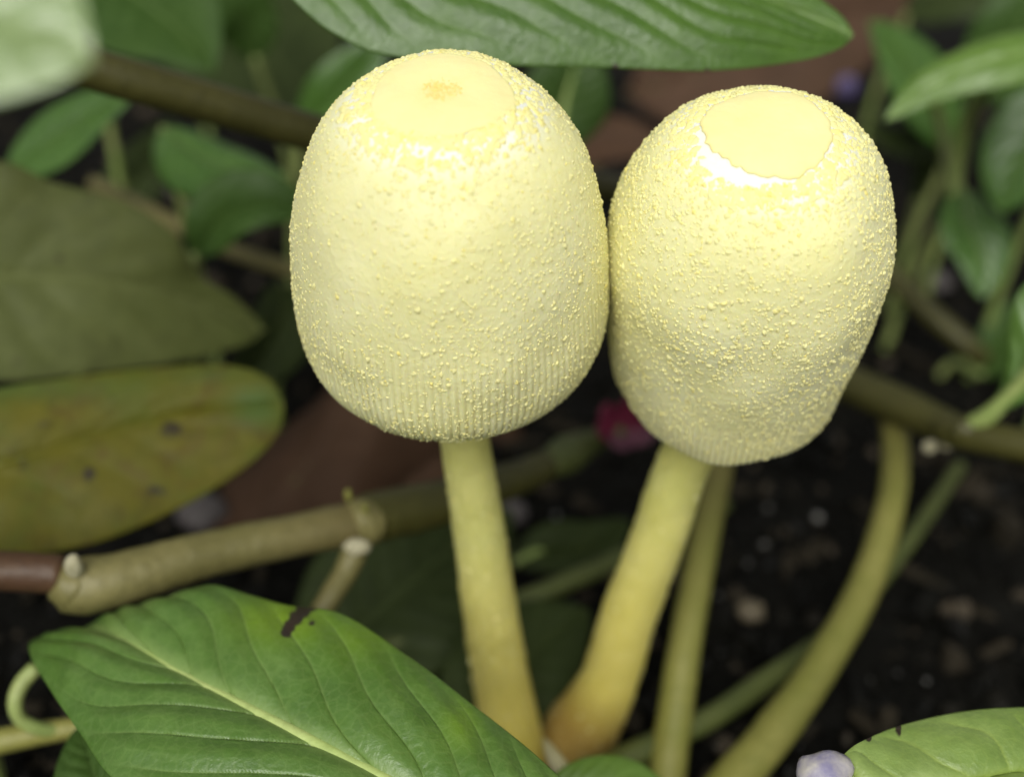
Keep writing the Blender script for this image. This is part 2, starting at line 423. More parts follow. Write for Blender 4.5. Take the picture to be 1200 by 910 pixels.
    if 'bare' in cfg:
        bx, by, br = cfg['bare']; u, v = proj(q); keep &= (rng.random(len(q)) < np.clip(np.hypot((u - bx), (v - by)*.6)/br, .12, 1))
    q, N, A, top, Tn = q[keep], N[keep], A[keep], top[keep], Tn[keep]
    cl = rng.random(len(q)) < .38                                  # some warts run together into flakes
    off = rng.normal(0, .15, (cl.sum(), 2)); Bc = np.cross(N[cl], A[cl])
    q = np.r_[q, q[cl] + off[:, :1]*A[cl] + off[:, 1:]*Bc]; N = np.r_[N, N[cl]]; A = np.r_[A, A[cl]]; top = np.r_[top, top[cl]]; Tn = np.r_[Tn, Tn[cl]]
    m = len(q)
    sz = np.clip(rng.lognormal(math.log(.108), .38, m), .05, .26)*(1 + .55*top)*(1 - .2*np.clip((Tn - .75)/.25, 0, 1))*cfg.get('ws', 1)
    ht = sz*rng.uniform(.4, .95, m)*(1 - .3*np.clip((Tn - .45)/.4, 0, 1))*(1 - .25*top)
    warts_on('warts', root, q, N, A, sz, ht, WARTM, np.clip(rng.beta(1.3, 2.2, m) + .15*top, 0, 1))
    # larger scale patches crowding round the disc
    npch = cfg['npatch']
    rp = rd*(1.06*cfg['w0']**.6 + .42*rng.random(npch)**1.5); ip = np.interp(rp, r[:100], np.arange(100)); tp = rng.uniform(0, 2*math.pi, npch)
    q, N, A, rr, zz = surf(ip, tp)
    # the white crack stays open on one side
    crack = np.array([cfg['crack'](x) for x in tp])
    kp = rr > rd*(1.03*cfg['w0']**.6 + crack)
    q, N, A = q[kp], N[kp], A[kp]; m = len(q)
    sz = rng.uniform(.22, .5, m); warts_on('scale_patches', root, q, N, A, sz, rng.uniform(.10, .2, m), WARTM, rng.uniform(.2, .85, m), lean=.1, sides=7)
    # smooth disc on top
    nd, md = 26, 220
    td = np.linspace(0, 2*math.pi, md, endpoint=False)
    ring_ = np.stack([np.cos(td), np.sin(td), 0*td], 1)
    edge = rd*(1 + .025*np.sin(3*td + cfg['seed']) + .012*np.sin(7*td + 2) + cfg['torn']*(.028*noise3(ring_, 3.0, 2) + .024*noise3(ring_, 8.0, 5) + .02*np.abs(noise3(ring_, 17.0, 7))) - np.array([cfg['crack'](x) for x in td])*.35)
    fr = np.r_[np.linspace(0.001, .93, nd - 4), .965, .99, 1.0, .985]
    up = np.r_[np.full(nd - 4, 1.0), .97, .72, .2, -.4]*cfg['lift']
    rowsD = []
    for f_, u_ in zip(fr, up):
        ed = edge*f_; i_ = np.interp(ed, r[:105], np.arange(105)); zz = np.interp(i_, np.arange(n), z)
        k_ = i_.astype(int); d = np.cos(td)[:, None]*e1 + np.sin(td)[:, None]*e2
        N = NZ[k_][:, None]*a + NR[k_][:, None]*d
        jd = (td/(2*math.pi)*NS).astype(int) % NS
        ex = u_ + .35*L[k_, jd]*np.clip(ed/6, 0, 1)
        rowsD.append(c + zz[:, None]*a + (ed + (ed/r.max())*wob[jd]*cfg.get('wob', 1))[:, None]*d + ex[:, None]*N)
    D = np.concatenate(rowsD); rim = cfg['rim']*np.repeat(np.clip((fr - .93)/.06, 0, 1), md)
    D = D + (.05*noise3(D, .5, 9) + .03)[:, None]*a
    disc = mesh_obj('cap_disc', D, grid_faces(nd, md, True), DISCM, root, attrs={'rim': rim, 'ochre': (.75 if cfg.get('ochre') else 0)*np.exp(-(np.repeat(fr, md)*rd/1.5)**2)})
    if cfg.get('ochre'):
        k = 110; rr_ = 1.7*rng.random(k)**.62; t_ = rng.uniform(0, 6.28, k)
        i_ = np.interp(np.hypot(rr_*np.cos(t_), rr_*np.sin(t_)), r[:100], np.arange(100))
        q, N, A, _, _ = surf(i_, t_); q = q + .14*N
        o = warts_on('ochre_specks', root, q, N, A, rng.uniform(.05, .13, k), rng.uniform(.03, .08, k), OCHREM, rng.random(k))
        o['label'] = 'cluster of ochre specks at the middle of the cap'
    # stem
    top_c = c - (fit[9] - 6)*a
    pts = [np.r_[top_c, stem_px[0][2]], np.r_[c - fit[9]*a - np.array([0, 0, 1.5]), stem_px[0][2]]]
    y0 = pts[1][1]; yb = base[1]; nst = len(stem_px)
    for k, (px, py, rad) in enumerate(stem_px):
        # on the upright plane between the cap's middle and the base
        dr = FW + (px - 600)/FPX*RT - (py - 455)/FPX*UP
        yy = y0 + (yb - y0)*(k + .6)/(nst + .2)
        pts.append(np.r_[CAM + dr*(yy/dr[1]), rad])
    pts.append(np.r_[base, stem_px[-1][2]*cfg['bulb']]); pts.append(np.r_[base + np.array([cfg['bx'], 1.0, -5.0]), stem_px[-1][2]*cfg['bulb']*.9])
    sp = spline(pts, 90); C3 = sp[:, :3]; rad = sp[:, 3]
    V, Fs = tube(C3, rad, 40, rough=.022, seed=cfg['seed'])
    hgt = np.repeat(C3[:, 2], 40)
    at = {'along': np.clip((cfg['yel'] - hgt)/cfg['yel'], 0, 1)**.8, 'soiled': np.clip((cfg.get('soil', 4) - hgt)/8, 0, 1)}
    mesh_obj('stem', V, Fs, STALKM, root, attrs=at)
    # loose flecks on the stem
    k = cfg['flecks']; ri = rng.integers(22, 80, k); aj = rng.integers(0, 40, k)
    Q = V[:3600].reshape(90, 40, 3)[ri, aj]; N = nz(Q - C3[ri]); A = nz(np.cross(np.cross(N, [0, 0, 1.]), N) + 1e-6)
    sz = np.clip(rng.lognormal(math.log(.065), .5, k), .03, .26)
    warts_on('stem_flecks', root, Q, N, A, sz, sz*.9, WARTM, rng.random(k))
    return root

def tube(C, rad, ns, rough=0.0, seed=0.0, flat=1.0):
    C = np.asarray(C); n = len(C); t = nz(np.gradient(C, axis=0))
    u = np.zeros_like(C); ref = np.array([0, 0, 1.0]) if abs(t[0][2]) < .8 else np.array([0, 1.0, 0])
    u[0] = nz(np.cross(t[0], ref))
    for i in range(1, n): u[i] = nz(u[i-1] - t[i]*(u[i-1] @ t[i]))
    w = np.cross(t, u); a = np.linspace(0, 2*math.pi, ns, endpoint=False)
    R = np.repeat(np.asarray(rad)[:, None], ns, 1)
    if rough:
        base = C[:, None] + R[..., None]*(np.cos(a)[None, :, None]*u[:, None] + np.sin(a)[None, :, None]*w[:, None])
        R = R*(1 + rough*1.6*noise3(base.reshape(-1, 3), .28, seed).reshape(n, ns) + rough*noise3(base.reshape(-1, 3), .9, seed + 5).reshape(n, ns))
    V = C[:, None] + R[..., None]*(np.cos(a)[None, :, None]*u[:, None] + flat*np.sin(a)[None, :, None]*w[:, None])
    V = V.reshape(-1, 3); f = grid_faces(n, ns, True)
    V = np.concatenate([V, C[:1] - t[:1]*rad[0]*.35, C[-1:] + t[-1:]*rad[-1]*.35]); m = n*ns
    for j in range(ns):
        j2 = (j + 1) % ns; f.append((m, j2, j)); f.append((m + 1, (n-1)*ns + j, (n-1)*ns + j2))
    return V, f

LEFT = [529.1, 324.1, 107.0, .28, 0.0, 15.16, 20.57, 1.49, 3.74, 12.75, 7.1, 3.97]
RIGHT = [873.9, 302.7, 107.0, .366, -.049, 13.42, 15.88, 1.97, 2.96, 17.2, 12.2, 2.19]
def crack_left(t): return .03*max(0, math.sin(t*2 + 1))
def crack_right(t):
    # open on the side that faces the camera and the other mushroom
    d = (t - math.radians(222) + math.pi) % (2*math.pi) - math.pi
    return .17*math.exp(-(d/.8)**2)*(1 + .25*math.sin(9*t) + .15*math.sin(23*t)) + .02
make_mushroom('mushroom', 'pale yellow mushroom with straight stem and cluster of ochre specks on its cap top', LEFT, 6.0,
              G(606, 893), [(547, 530, 2.75), (560, 610, 3.0), (572, 700, 3.3), (588, 800, 3.7)], 132,
              dict(seed=2.0, thin=.6, lift=.07, torn=.8, lip=[(-.2, -.1), (-.5, -.1), (-.7, .3), (-.8, 2.0)], w0=.90, rim=.25, groove0=.52, groove=.36, nwarts=20000, bare=(395, 300, 60), npatch=420, crack=crack_left, ochre=True,
                   bulb=1.1, bx=0, yel=42, flecks=1500))
make_mushroom('mushroom', 'pale yellow mushroom with white crack round its smooth cap disc and bent swollen stem base', RIGHT, 5.55,
              G(672, 868), [(800, 545, 3.1), (773, 625, 3.3), (737, 720, 3.5), (712, 800, 3.9)], 120,
              dict(seed=6.0, thin=.15, lift=.15, torn=1.6, lip=[(-.7, -.5), (-1.7, -.85), (-2.9, -.75), (-3.2, 1.0)], w0=1.0, rim=.4, groove0=.8, groove=.14, nwarts=23000, ws=1.15, npatch=360, crack=crack_right, wob=1.3,
                   bulb=1.35, bx=-3, yel=46, soil=13, flecks=1700))

# ------------------------------------------------------------------ leaves
def leaf(name, label, M, Lo, Ro, mat, group=None, nveins=9, bulge=1.2, pucker=.35, skew=.22, nv=110, nu=26, spots=(), limes=(), parent=None,
         midrib=None, petiole=None, thick=.32, wave=.0, seed=1.0, ribw=(.9, .25), px=True, veinw=.24):
    """a blade between two edge curves and its midrib, base to tip"""
    conv = (lambda pts: [P(*p) for p in pts]) if px else (lambda pts: [np.array(p) for p in pts])
    Mc, Lc, Rc = (spline(conv(q), nv) for q in (M, Lo, Ro))
    v = np.linspace(0, 1, nv)
    rows = []; ss = np.r_[np.linspace(-1, 0, nu + 1)[:-1], np.linspace(0, 1, nu + 1)]
    Nrm = nz(np.cross(nz(np.gradient(Mc, axis=0)), Rc - Lc))
    flip = np.sign((Nrm @ np.array([0, -.5, 1.0])).mean()) or 1
    Nrm = Nrm*flip
    V = np.zeros((nv, len(ss), 3)); vein = np.zeros((nv, len(ss)))
    wid = np.linalg.norm(Rc - Lc, axis=1)/2
    for j, s_ in enumerate(ss):
        E = Lc if s_ < 0 else Rc; t = abs(s_)
        vj = v + .016*np.sin(17*v + seed) + .01*np.sin(31*v + 2*seed + s_*.7) + (.45/nveins if s_ < 0 else 0)
        ph = (vj*(1 + skew*.4) - skew*(t**.8) - .07*t*t)*nveins
        dist = np.abs(ph - np.round(ph))/nveins*np.linalg.norm(np.diff(Mc, axis=0), axis=1).sum()
        ok = np.clip((.97 - t)/.2, 0, 1)*np.clip((wid - .8)/2, 0, 1)
        vl = np.exp(-(dist/veinw)**2)*ok*(1 - .55*t)
        mid = np.exp(-(t*wid/(ribw[0]*.45))**2)
        vein[:, j] = np.clip(np.maximum(vl*.85, mid), 0, 1)
        h = bulge*(1 - (2*t - 1)**2)*np.clip(wid/8, 0, 1) + pucker*(-np.cos(2*math.pi*ph)*.5)*np.clip(t*4, 0, 1)*ok - .22*vl - .35*mid
        h = h + wave*np.sin(v*9 + s_*3 + seed)*t**2
        V[:, j] = Mc + (E - Mc)*t + h[:, None]*Nrm
    W = V.reshape(-1, 3)
    W = W + (.25*noise3(W, .12, seed))[:, None]*np.repeat(Nrm, len(ss), 0)
    u_, v_ = proj(W)
    def blot(lst):
        b = np.zeros(len(W))
        for (x, y, rx, ry, st) in lst: b = np.maximum(b, st*np.exp(-((u_ - x)/rx)**2 - ((v_ - y)/ry)**2))
        return b
    at = {'vein': vein.ravel(), 'brown': blot(spots), 'lime': blot(limes)}
    origin = Mc[0]
    par = parent if parent is not None else None
    blade_parent = par
    if par is None:
        root = empty(name, origin); tag(root, label, 'leaf', group); blade_parent = root
        b = mesh_obj('blade', W, grid_faces(nv, len(ss)), mat, root, attrs=at)
    else:
        root = b = mesh_obj(name, W, grid_faces(nv, len(ss)), mat, par, attrs=at)
    so = b.modifiers.new('thickness', 'SOLIDIFY'); so.thickness = thick/1000; so.offset = -1 if flip > 0 else 1
    if midrib:
        k = int(nv*.97); Cm = Mc[:k] - .42*Nrm[:k]
        Vt, Ft = tube(Cm, np.linspace(ribw[0], ribw[1], k)*.5, 10)
        mesh_obj('midrib', Vt, Ft, midrib, root)
    if petiole is not None:
        pts = [np.r_[Mc[1], ribw[0]*.9]] + [np.r_[np.array(q[:3]), q[3]] for q in petiole[0]]
        sp = spline(pts, 40); Vt, Ft = tube(sp[:, :3], sp[:, 3], 12, rough=.03)
        mesh_obj('petiole', Vt, Ft, petiole[1], root, attrs={'along': np.zeros(1)})
    return root

def ground_pet(start, dx=0, dy=0, r0=1.0):
    """petiole points from a leaf base down into the soil"""
    s_ = np.array(start, float); e = np.array([s_[0] + dx, s_[1] + dy, -3.0])
    m = (s_ + e)/2 + np.array([dx*.12, dy*.12, 4])
    return [(*m, r0), (*e, r0*1.2)]

RIB = stem_mat('midrib_pale', (0.34, 0.45, 0.13), (0.42, 0.5, 0.18))
RIBD = stem_mat('midrib_dull', (0.2, 0.24, 0.08), (0.24, 0.27, 0.1))
PET = stem_mat('petiole_green', (0.22, 0.30, 0.08), (0.3, 0.34, 0.12))
LM_FRONT = leaf_mat('leaf_fresh_green', (0.082, 0.175, 0.026), (0.118, 0.22, 0.042), (0.34, 0.46, 0.15), lime=(0.20, 0.33, 0.012), rough=.36, trans=.22, spec=.65)
LM_TOP = leaf_mat('leaf_glossy_green', (0.056, 0.128, 0.013), (0.080, 0.165, 0.020), (0.22, 0.33, 0.10), rough=.34, spec=.55, trans=.22)
LM_OLIVE = leaf_mat('leaf_dull_olive', (0.074, 0.088, 0.022), (0.10, 0.115, 0.034), (0.13, 0.148, 0.05), rough=.6, trans=.12, spec=.2, mottle=[((0.05, 0.055, 0.016), 90, .55)])
LM_YEL = leaf_mat('leaf_yellowing', (0.088, 0.088, 0.006), (0.120, 0.104, 0.007), (0.14, 0.135, 0.02), brown=(0.030, 0.022, 0.016), lime=(0.055, 0.115, 0.030), rough=.55, trans=.15, veinmix=.35, spec=.22, mottle=[((0.085, 0.055, 0.008), 150, .52), ((0.075, 0.105, 0.012), 70, .52), ((0.05, 0.035, 0.008), 420, .6)])
LM_DARK = leaf_mat('leaf_shaded_green', (0.024, 0.036, 0.009), (0.034, 0.049, 0.013), (0.06, 0.08, 0.025), rough=.55, trans=.15, spec=.15)  # green darkened to carry the shade of overhead leaves not built
LM_MID = leaf_mat('leaf_mid_green', (0.036, 0.080, 0.012), (0.050, 0.10, 0.017), (0.11, 0.18, 0.05), rough=.45, trans=.22, spec=.25)
LM_LIME = leaf_mat('leaf_light_green', (0.115, 0.215, 0.030), (0.15, 0.26, 0.045), (0.27, 0.40, 0.10), rough=.34, spec=.6, trans=.25)
LM_PALE_SHEEN = leaf_mat('leaf_pale_sky_sheen', (0.27, 0.38, 0.15), (0.33, 0.44, 0.20), (0.38, 0.46, 0.2), rough=.3, spec=1.0, trans=.25)  # base colour paled to carry the sky's reflection
LM_BRIGHT = leaf_mat('leaf_bright_green', (0.19, 0.30, 0.055), (0.30, 0.41, 0.12), (0.42, 0.53, 0.12), rough=.36, spec=.7, trans=.25)
LM_GLOSS = leaf_mat('leaf_back_glossy', (0.05, 0.125, 0.016), (0.08, 0.17, 0.03), (0.18, 0.28, 0.08), rough=.30, spec=.6, trans=.25)
LM_DEAD = leaf_mat('leaf_dead_brown', (0.060, 0.032, 0.018), (0.085, 0.046, 0.027), (0.09, 0.055, 0.036), rough=.65, trans=.1, spec=.15)

# the broad fresh leaf in front of the stems
q0 = P(690, 1030, 93)
leaf('leaf', 'broad fresh green leaf with pale midrib and brown nick, before the straight mushroom stem',
     [(690, 1035, 93), (570, 972, 94.5), (450, 911, 97), (330, 848, 101), (215, 789, 107), (130, 742, 115), (88, 745, 126)],
     [(690, 1035, 93), (500, 1060, 90), (280, 1010, 92), (138, 915, 98), (100, 864, 104), (62, 808, 111), (37, 765, 118), (45, 750, 124), (88, 745, 126)],
     [(690, 1035, 93), (700, 965, 96), (640, 900, 99), (560, 834, 103), (480, 773, 107), (400, 722, 111), (340, 712, 113), (295, 701, 115), (245, 689, 117), (188, 708, 121), (135, 732, 124), (88, 745, 126)],
     LM_FRONT, nveins=9, bulge=1.2, pucker=.3, skew=.30, nv=260, nu=84, veinw=.36, midrib=RIB, ribw=(2.0, .5),
     spots=[(337, 742, 9, 10, .9), (341, 735, 9, 11, .9), (347, 727, 10, 11, .9), (354, 719, 10, 10, .9), (364, 713, 11, 8, .9), (376, 710, 12, 7, .9), (387, 713, 9, 6, .9), (562, 828, 8, 6, .95), (366, 733, 5, 5, .6)],
     limes=[(335, 725, 60, 30, .95), (420, 745, 45, 30, .5), (540, 850, 22, 30, .45)], seed=3,
     petiole=(ground_pet(q0, 6, 6, 1.4), PET))
# long glossy leaf above the caps
q0 = P(235, -85, 118)
leaf('leaf', 'long glossy green leaf arching over both mushroom caps',
     [(235, -85, 118), (480, -80, 120), (700, -55, 121), (880, -8, 123), (1000, 42, 124)],
     [(235, -85, 118), (310, -35, 116), (347, 3, 116), (386, 36, 116), (445, 64, 117), (560, 76, 118), (700, 79, 119), (830, 83, 120), (930, 73, 122), (980, 58, 123), (1000, 42, 124)],
     [(235, -85, 118), (400, -165, 124), (650, -165, 127), (840, -85, 127), (945, -8, 126), (982, 20, 125), (1000, 42, 124)],
     LM_TOP, nveins=8, bulge=1.3, pucker=.22, skew=.5, nv=220, nu=70, veinw=.34, midrib=RIB, ribw=(1.6, .4), seed=8,
     spots=[(721, 78, 5, 5, .9), (828, 83, 5, 4, .9)], petiole=([(*P(60, -180, 128), 1.3), (*P(-250, -120, 150), 1.4), (*G(-450, 250, -3), 1.5)], PET))
# close pale leaf at the corner, sky sheen partly in its colour
q0 = P(-190, -60, 62)
leaf('leaf', 'pale green leaf tip with sky sheen close up, above the brown green stem end',
     [(-190, -60, 53.5), (-60, 10, 53), (112, 74, 53)],
     [(-190, -60, 53.5), (-150, 100, 52), (-40, 125, 52), (60, 104, 52.5), (112, 74, 53)],
     [(-190, -60, 53.5), (-60, -140, 54), (60, -80, 54), (98, 0, 53.5), (112, 74, 53)],
     LM_PALE_SHEEN, nveins=6, bulge=.4, pucker=.15, nv=70, nu=22, midrib=RIB, ribw=(.8, .2), petiole=(ground_pet(q0, -30, 30, 1.0), PET))
# dull olive leaf and the yellowing one
q0 = P(-230, 330, 150)
leaf('leaf', 'dull olive leaf lying behind the spotted yellowing leaf',
     [(-230, 325, 150), (0, 322, 155), (130, 331, 160), (230, 352, 168), (312, 386, 176)],
     [(-230, 325, 150), (-120, 420, 148), (0, 446, 152), (100, 437, 157), (200, 425, 164), (285, 404, 172), (312, 386, 176)],
     [(-230, 325, 150), (-110, 215, 152), (0, 190, 154), (60, 213, 157), (150, 238, 160), (205, 275, 163), (226, 318, 167), (275, 350, 172), (312, 386, 176)],
     LM_OLIVE, nveins=7, bulge=.1, pucker=.2, nv=110, nu=30, midrib=None, ribw=(1.6, .4), seed=12,
     spots=[(70, 303, 8, 6, .6), (20, 425, 20, 14, .45)], petiole=(ground_pet(q0, -10, 25, 1.3), PET))
q0 = P(-200, 590, 133)
leaf('leaf', 'yellowing leaf with dark brown spots and rounded tip above the jointed trailing stem',
     [(-200, 590, 133), (0, 543, 139), (120, 506, 144), (230, 480, 148), (333, 474, 151)],
     [(-200, 590, 133), (-110, 665, 132), (0, 653, 136), (70, 645, 139), (130, 630, 141), (220, 590, 145), (290, 545, 148), (325, 507, 150), (333, 474, 151)],
     [(-200, 590, 133), (-110, 490, 138), (0, 456, 142), (100, 441, 146), (200, 431, 149), (270, 430, 151), (315, 445, 151), (333, 474, 151)],
     LM_YEL, nveins=7, bulge=.7, pucker=.12, nv=110, nu=30, midrib=RIBD, ribw=(1.2, .3), seed=21,
     spots=[(200, 505, 22, 14, .62), (105, 556, 17, 12, .62), (183, 574, 24, 9, .55), (130, 468, 14, 9, .42), (50, 498, 12, 9, .5), (150, 520, 40, 14, .36), (20, 545, 50, 14, .4), (60, 590, 20, 8, .35)],
     limes=[(300, 475, 34, 26, .85), (20, 455, 160, 16, .5), (250, 440, 80, 14, .4)], petiole=(ground_pet(q0, -12, 12, 1.2), PET))

def blade(name, label, M, width, mat, normal=(0, -.45, 1), fold=.25, group=None, tipw=1.0, petiole=True, pet=None, asym=1.0, **kw):
    """a leaf given by its midrib (pixels + distance), half width in mm and the way it faces"""
    pts = np.array([P(*p) for p in M]); C = spline(pts, 14)
    v = np.linspace(0, 1, 14); t = nz(np.gradient(C, axis=0))
    n = nz(np.array(normal, float)); side = nz(np.cross(t, n)); nn = np.cross(side, t)
    w = width*np.sin(math.pi*np.clip(v, 0, 1)**.85)**.75*tipw; w[0] = w[-1] = 0
    L_ = C - side*w[:, None] + nn*(fold*w)[:, None]; R_ = C + side*(w*asym)[:, None] + nn*(fold*w)[:, None]
    b0 = C[0]
    if pet is None and petiole: pet = (ground_pet(b0, random.uniform(-8, 8), random.uniform(4, 16), .9), PET)
    return leaf(name, label, C.tolist(), L_.tolist(), R_.tolist(), mat, group=group, px=False, petiole=pet,
                nv=kw.pop('nv', 50), nu=kw.pop('nu', 14), bulge=kw.pop('bulge', .8), pucker=kw.pop('pucker', .18), midrib=kw.pop('midrib', RIBD), ribw=kw.pop('ribw', (1.0, .3)), **kw)

# leaves farther back on the dull-leaf side
blade('leaf', 'dark olive green leaf behind the brown green stem, rounded end up', [(90, -60, 205), (165, 0, 200), (215, 40, 196), (252, 85, 192)], 12, LM_MID, normal=(.2, -.9, .5), seed=2)
blade('leaf', 'narrow green leaf slanting up under the brown green stem', [(8, 202, 190), (70, 165, 187), (120, 130, 184), (158, 112, 182)], 5.6, LM_GLOSS, normal=(-.2, -.7, .7), fold=.15, seed=4)
blade('leaf', 'curled green leaf with bright highlight tucked under the brown green stem', [(190, 150, 190), (240, 188, 182), (300, 205, 176), (335, 208, 174)], 6.5, LM_GLOSS, normal=(.1, -.45, .9), fold=-.35, bulge=2.0, seed=5)
blade('leaf', 'green leaf folded over just below the curled highlighted leaf', [(228, 300, 178), (262, 255, 176), (310, 238, 174), (370, 250, 176)], 5.5, LM_MID, normal=(.1, -.7, .7), fold=.4, seed=6)
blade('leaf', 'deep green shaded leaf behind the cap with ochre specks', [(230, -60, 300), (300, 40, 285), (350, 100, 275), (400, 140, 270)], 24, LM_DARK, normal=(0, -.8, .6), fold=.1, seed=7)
blade('leaf', 'small light green leaf peeking out beside the ochre specked cap', [(350, 150, 215), (385, 125, 212), (420, 85, 210), (450, 40, 208)], 6, LM_GLOSS, normal=(.3, -.7, .6), seed=8)
blade('leaf', 'green leaf with light midrib between the two caps under the arching leaf', [(655, 180, 205), (660, 130, 203), (672, 85, 201), (690, 40, 200)], 8, LM_MID, normal=(.1, -.9, .4), fold=.1, midrib=RIB, ribw=(2.2, .8), seed=9)
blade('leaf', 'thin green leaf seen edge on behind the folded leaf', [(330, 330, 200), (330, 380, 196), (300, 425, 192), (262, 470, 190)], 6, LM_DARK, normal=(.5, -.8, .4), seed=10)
# dark leaves low between the stems
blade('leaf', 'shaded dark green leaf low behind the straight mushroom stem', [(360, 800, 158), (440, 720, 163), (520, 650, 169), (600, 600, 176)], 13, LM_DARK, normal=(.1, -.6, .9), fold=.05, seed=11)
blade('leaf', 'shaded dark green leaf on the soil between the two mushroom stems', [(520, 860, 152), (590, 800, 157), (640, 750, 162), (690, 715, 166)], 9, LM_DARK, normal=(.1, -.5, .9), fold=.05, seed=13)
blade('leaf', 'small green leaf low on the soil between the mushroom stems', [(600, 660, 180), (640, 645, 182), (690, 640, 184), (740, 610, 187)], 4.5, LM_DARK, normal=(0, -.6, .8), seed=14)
# leaves by the leaning mushroom
blade('leaf', 'slender arching light green leaf with drooping tip beside the cracked cap', [(1330, 60, 168), (1230, 58, 166), (1160, 72, 166), (1090, 100, 168), (1036, 142, 170)], 4.6, LM_LIME, normal=(0, -.6, .9), fold=-.25, seed=15)
blade('leaf', 'blue green rounded leaf tip behind the slender arching leaf', [(1120, 175, 235), (1090, 120, 230), (1055, 70, 226), (1018, 25, 222)], 7.5, LM_GLOSS, normal=(.2, -.8, .6), fold=.1, seed=16)
blade('leaf', 'pale blue green broad leaf hanging below the slender arching leaf', [(1290, 90, 190), (1240, 140, 190), (1195, 190, 192), (1172, 250, 195)], 8.5, LM_GLOSS, normal=(-.3, -.8, .6), fold=.1, seed=17)
blade('leaf', 'green leaf hanging down under the forked thin stalk', [(1130, 222, 215), (1135, 262, 213), (1150, 300, 211), (1150, 350, 210)], 6.5, LM_GLOSS, normal=(.1, -.9, .4), fold=.1, midrib=RIB, seed=18)
blade('leaf', 'upright green leaf rising above the slender arching leaf', [(1140, 120, 240), (1175, 70, 236), (1200, 20, 232), (1230, -40, 230)], 9, LM_MID, normal=(-.2, -.8, .5), seed=19)
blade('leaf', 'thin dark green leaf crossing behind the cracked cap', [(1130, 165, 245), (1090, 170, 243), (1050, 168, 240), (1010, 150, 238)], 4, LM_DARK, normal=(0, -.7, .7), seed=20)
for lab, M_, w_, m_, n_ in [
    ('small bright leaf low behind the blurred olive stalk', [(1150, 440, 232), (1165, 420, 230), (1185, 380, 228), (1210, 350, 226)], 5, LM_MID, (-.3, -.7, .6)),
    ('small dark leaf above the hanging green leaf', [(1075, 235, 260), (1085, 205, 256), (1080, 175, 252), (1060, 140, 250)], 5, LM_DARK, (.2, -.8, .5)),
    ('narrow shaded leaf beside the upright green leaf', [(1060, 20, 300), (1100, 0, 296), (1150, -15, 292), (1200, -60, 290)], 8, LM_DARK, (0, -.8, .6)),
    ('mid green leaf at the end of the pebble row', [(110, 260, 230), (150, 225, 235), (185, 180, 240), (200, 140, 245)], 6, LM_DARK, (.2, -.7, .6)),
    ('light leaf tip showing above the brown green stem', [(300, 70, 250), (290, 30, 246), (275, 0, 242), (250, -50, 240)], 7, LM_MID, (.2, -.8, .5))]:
    blade('leaf', lab, M_, w_, m_, normal=n_, seed=len(bpy.data.objects)*.3)
# bottom corner leaf
q0 = P(1360, 1000, 96)
leaf('leaf', 'bright light green leaf with tiny dark nicks, touching the small white bud',
     [(1360, 985, 98), (1250, 905, 99), (1120, 915, 97), (1020, 925, 96), (985, 890, 98)],
     [(1360, 985, 98), (1250, 1010, 93), (1120, 1010, 92), (1010, 970, 94), (982, 915, 96), (985, 890, 98)],
     [(1360, 985, 98), (1330, 860, 103), (1260, 836, 104), (1190, 831, 103), (1120, 837, 102), (1050, 853, 101), (1005, 873, 99), (985, 890, 98)],
     LM_BRIGHT, nveins=6, bulge=.6, pucker=.18, nv=110, nu=30, midrib=RIB, ribw=(1.2, .3), seed=23,
     spots=[(1053, 857, 5, 9, .9), (1017, 868, 4, 5, .9)], petiole=(ground_pet(q0, 8, 10, 1.0), PET))
# little leaf and shoot at the foot of the mushrooms
blade('leaf', 'small yellow green leaf edge at the foot of the bent mushroom stem', [(630, 940, 122), (690, 925, 122), (740, 925, 123), (800, 950, 124)], 3.4, LM_LIME, normal=(0, -.6, .8), fold=-.3, seed=24, midrib=PET, ribw=(.7, .3))
blade('leaf', 'green leaf corner under the broad nicked leaf', [(150, 985, 108), (120, 930, 112), (104, 880, 116), (95, 850, 119)], 4.5, LM_MID, normal=(-.2, -.6, .8), seed=25)

# dead brown leaves
blade('dead_leaf', 'smooth dead brown leaf curling on the soil below the ochre specked cap', [(250, 660, 190), (330, 580, 196), (390, 500, 204), (430, 420, 212)], 15, LM_DEAD, normal=(-.35, -.75, .55), fold=-.45, bulge=1.5, petiole=False, pet=None, seed=31)
blade('dead_leaf', 'dark dead brown leaf behind the ochre specked cap foot', [(420, 610, 200), (480, 560, 205), (540, 520, 212), (610, 500, 220)], 14, LM_DEAD, normal=(.6, -.5, .4), fold=.2, petiole=False, seed=32)
blade('dead_leaf', 'broad dead reddish brown leaf standing behind the arching leaf', [(735, 110, 330), (830, 85, 325), (940, 45, 320), (1090, -20, 318)], 20, LM_DEAD, normal=(.1, -.85, .5), fold=.1, petiole=False, seed=33)
blade('dead_leaf', 'faded pinkish brown dead leaf seen between the two caps', [(640, 190, 260), (690, 170, 256), (730, 165, 254), (790, 180, 254)], 7, LM_DEAD, normal=(0, -.5, .9), fold=.1, petiole=False, seed=34)

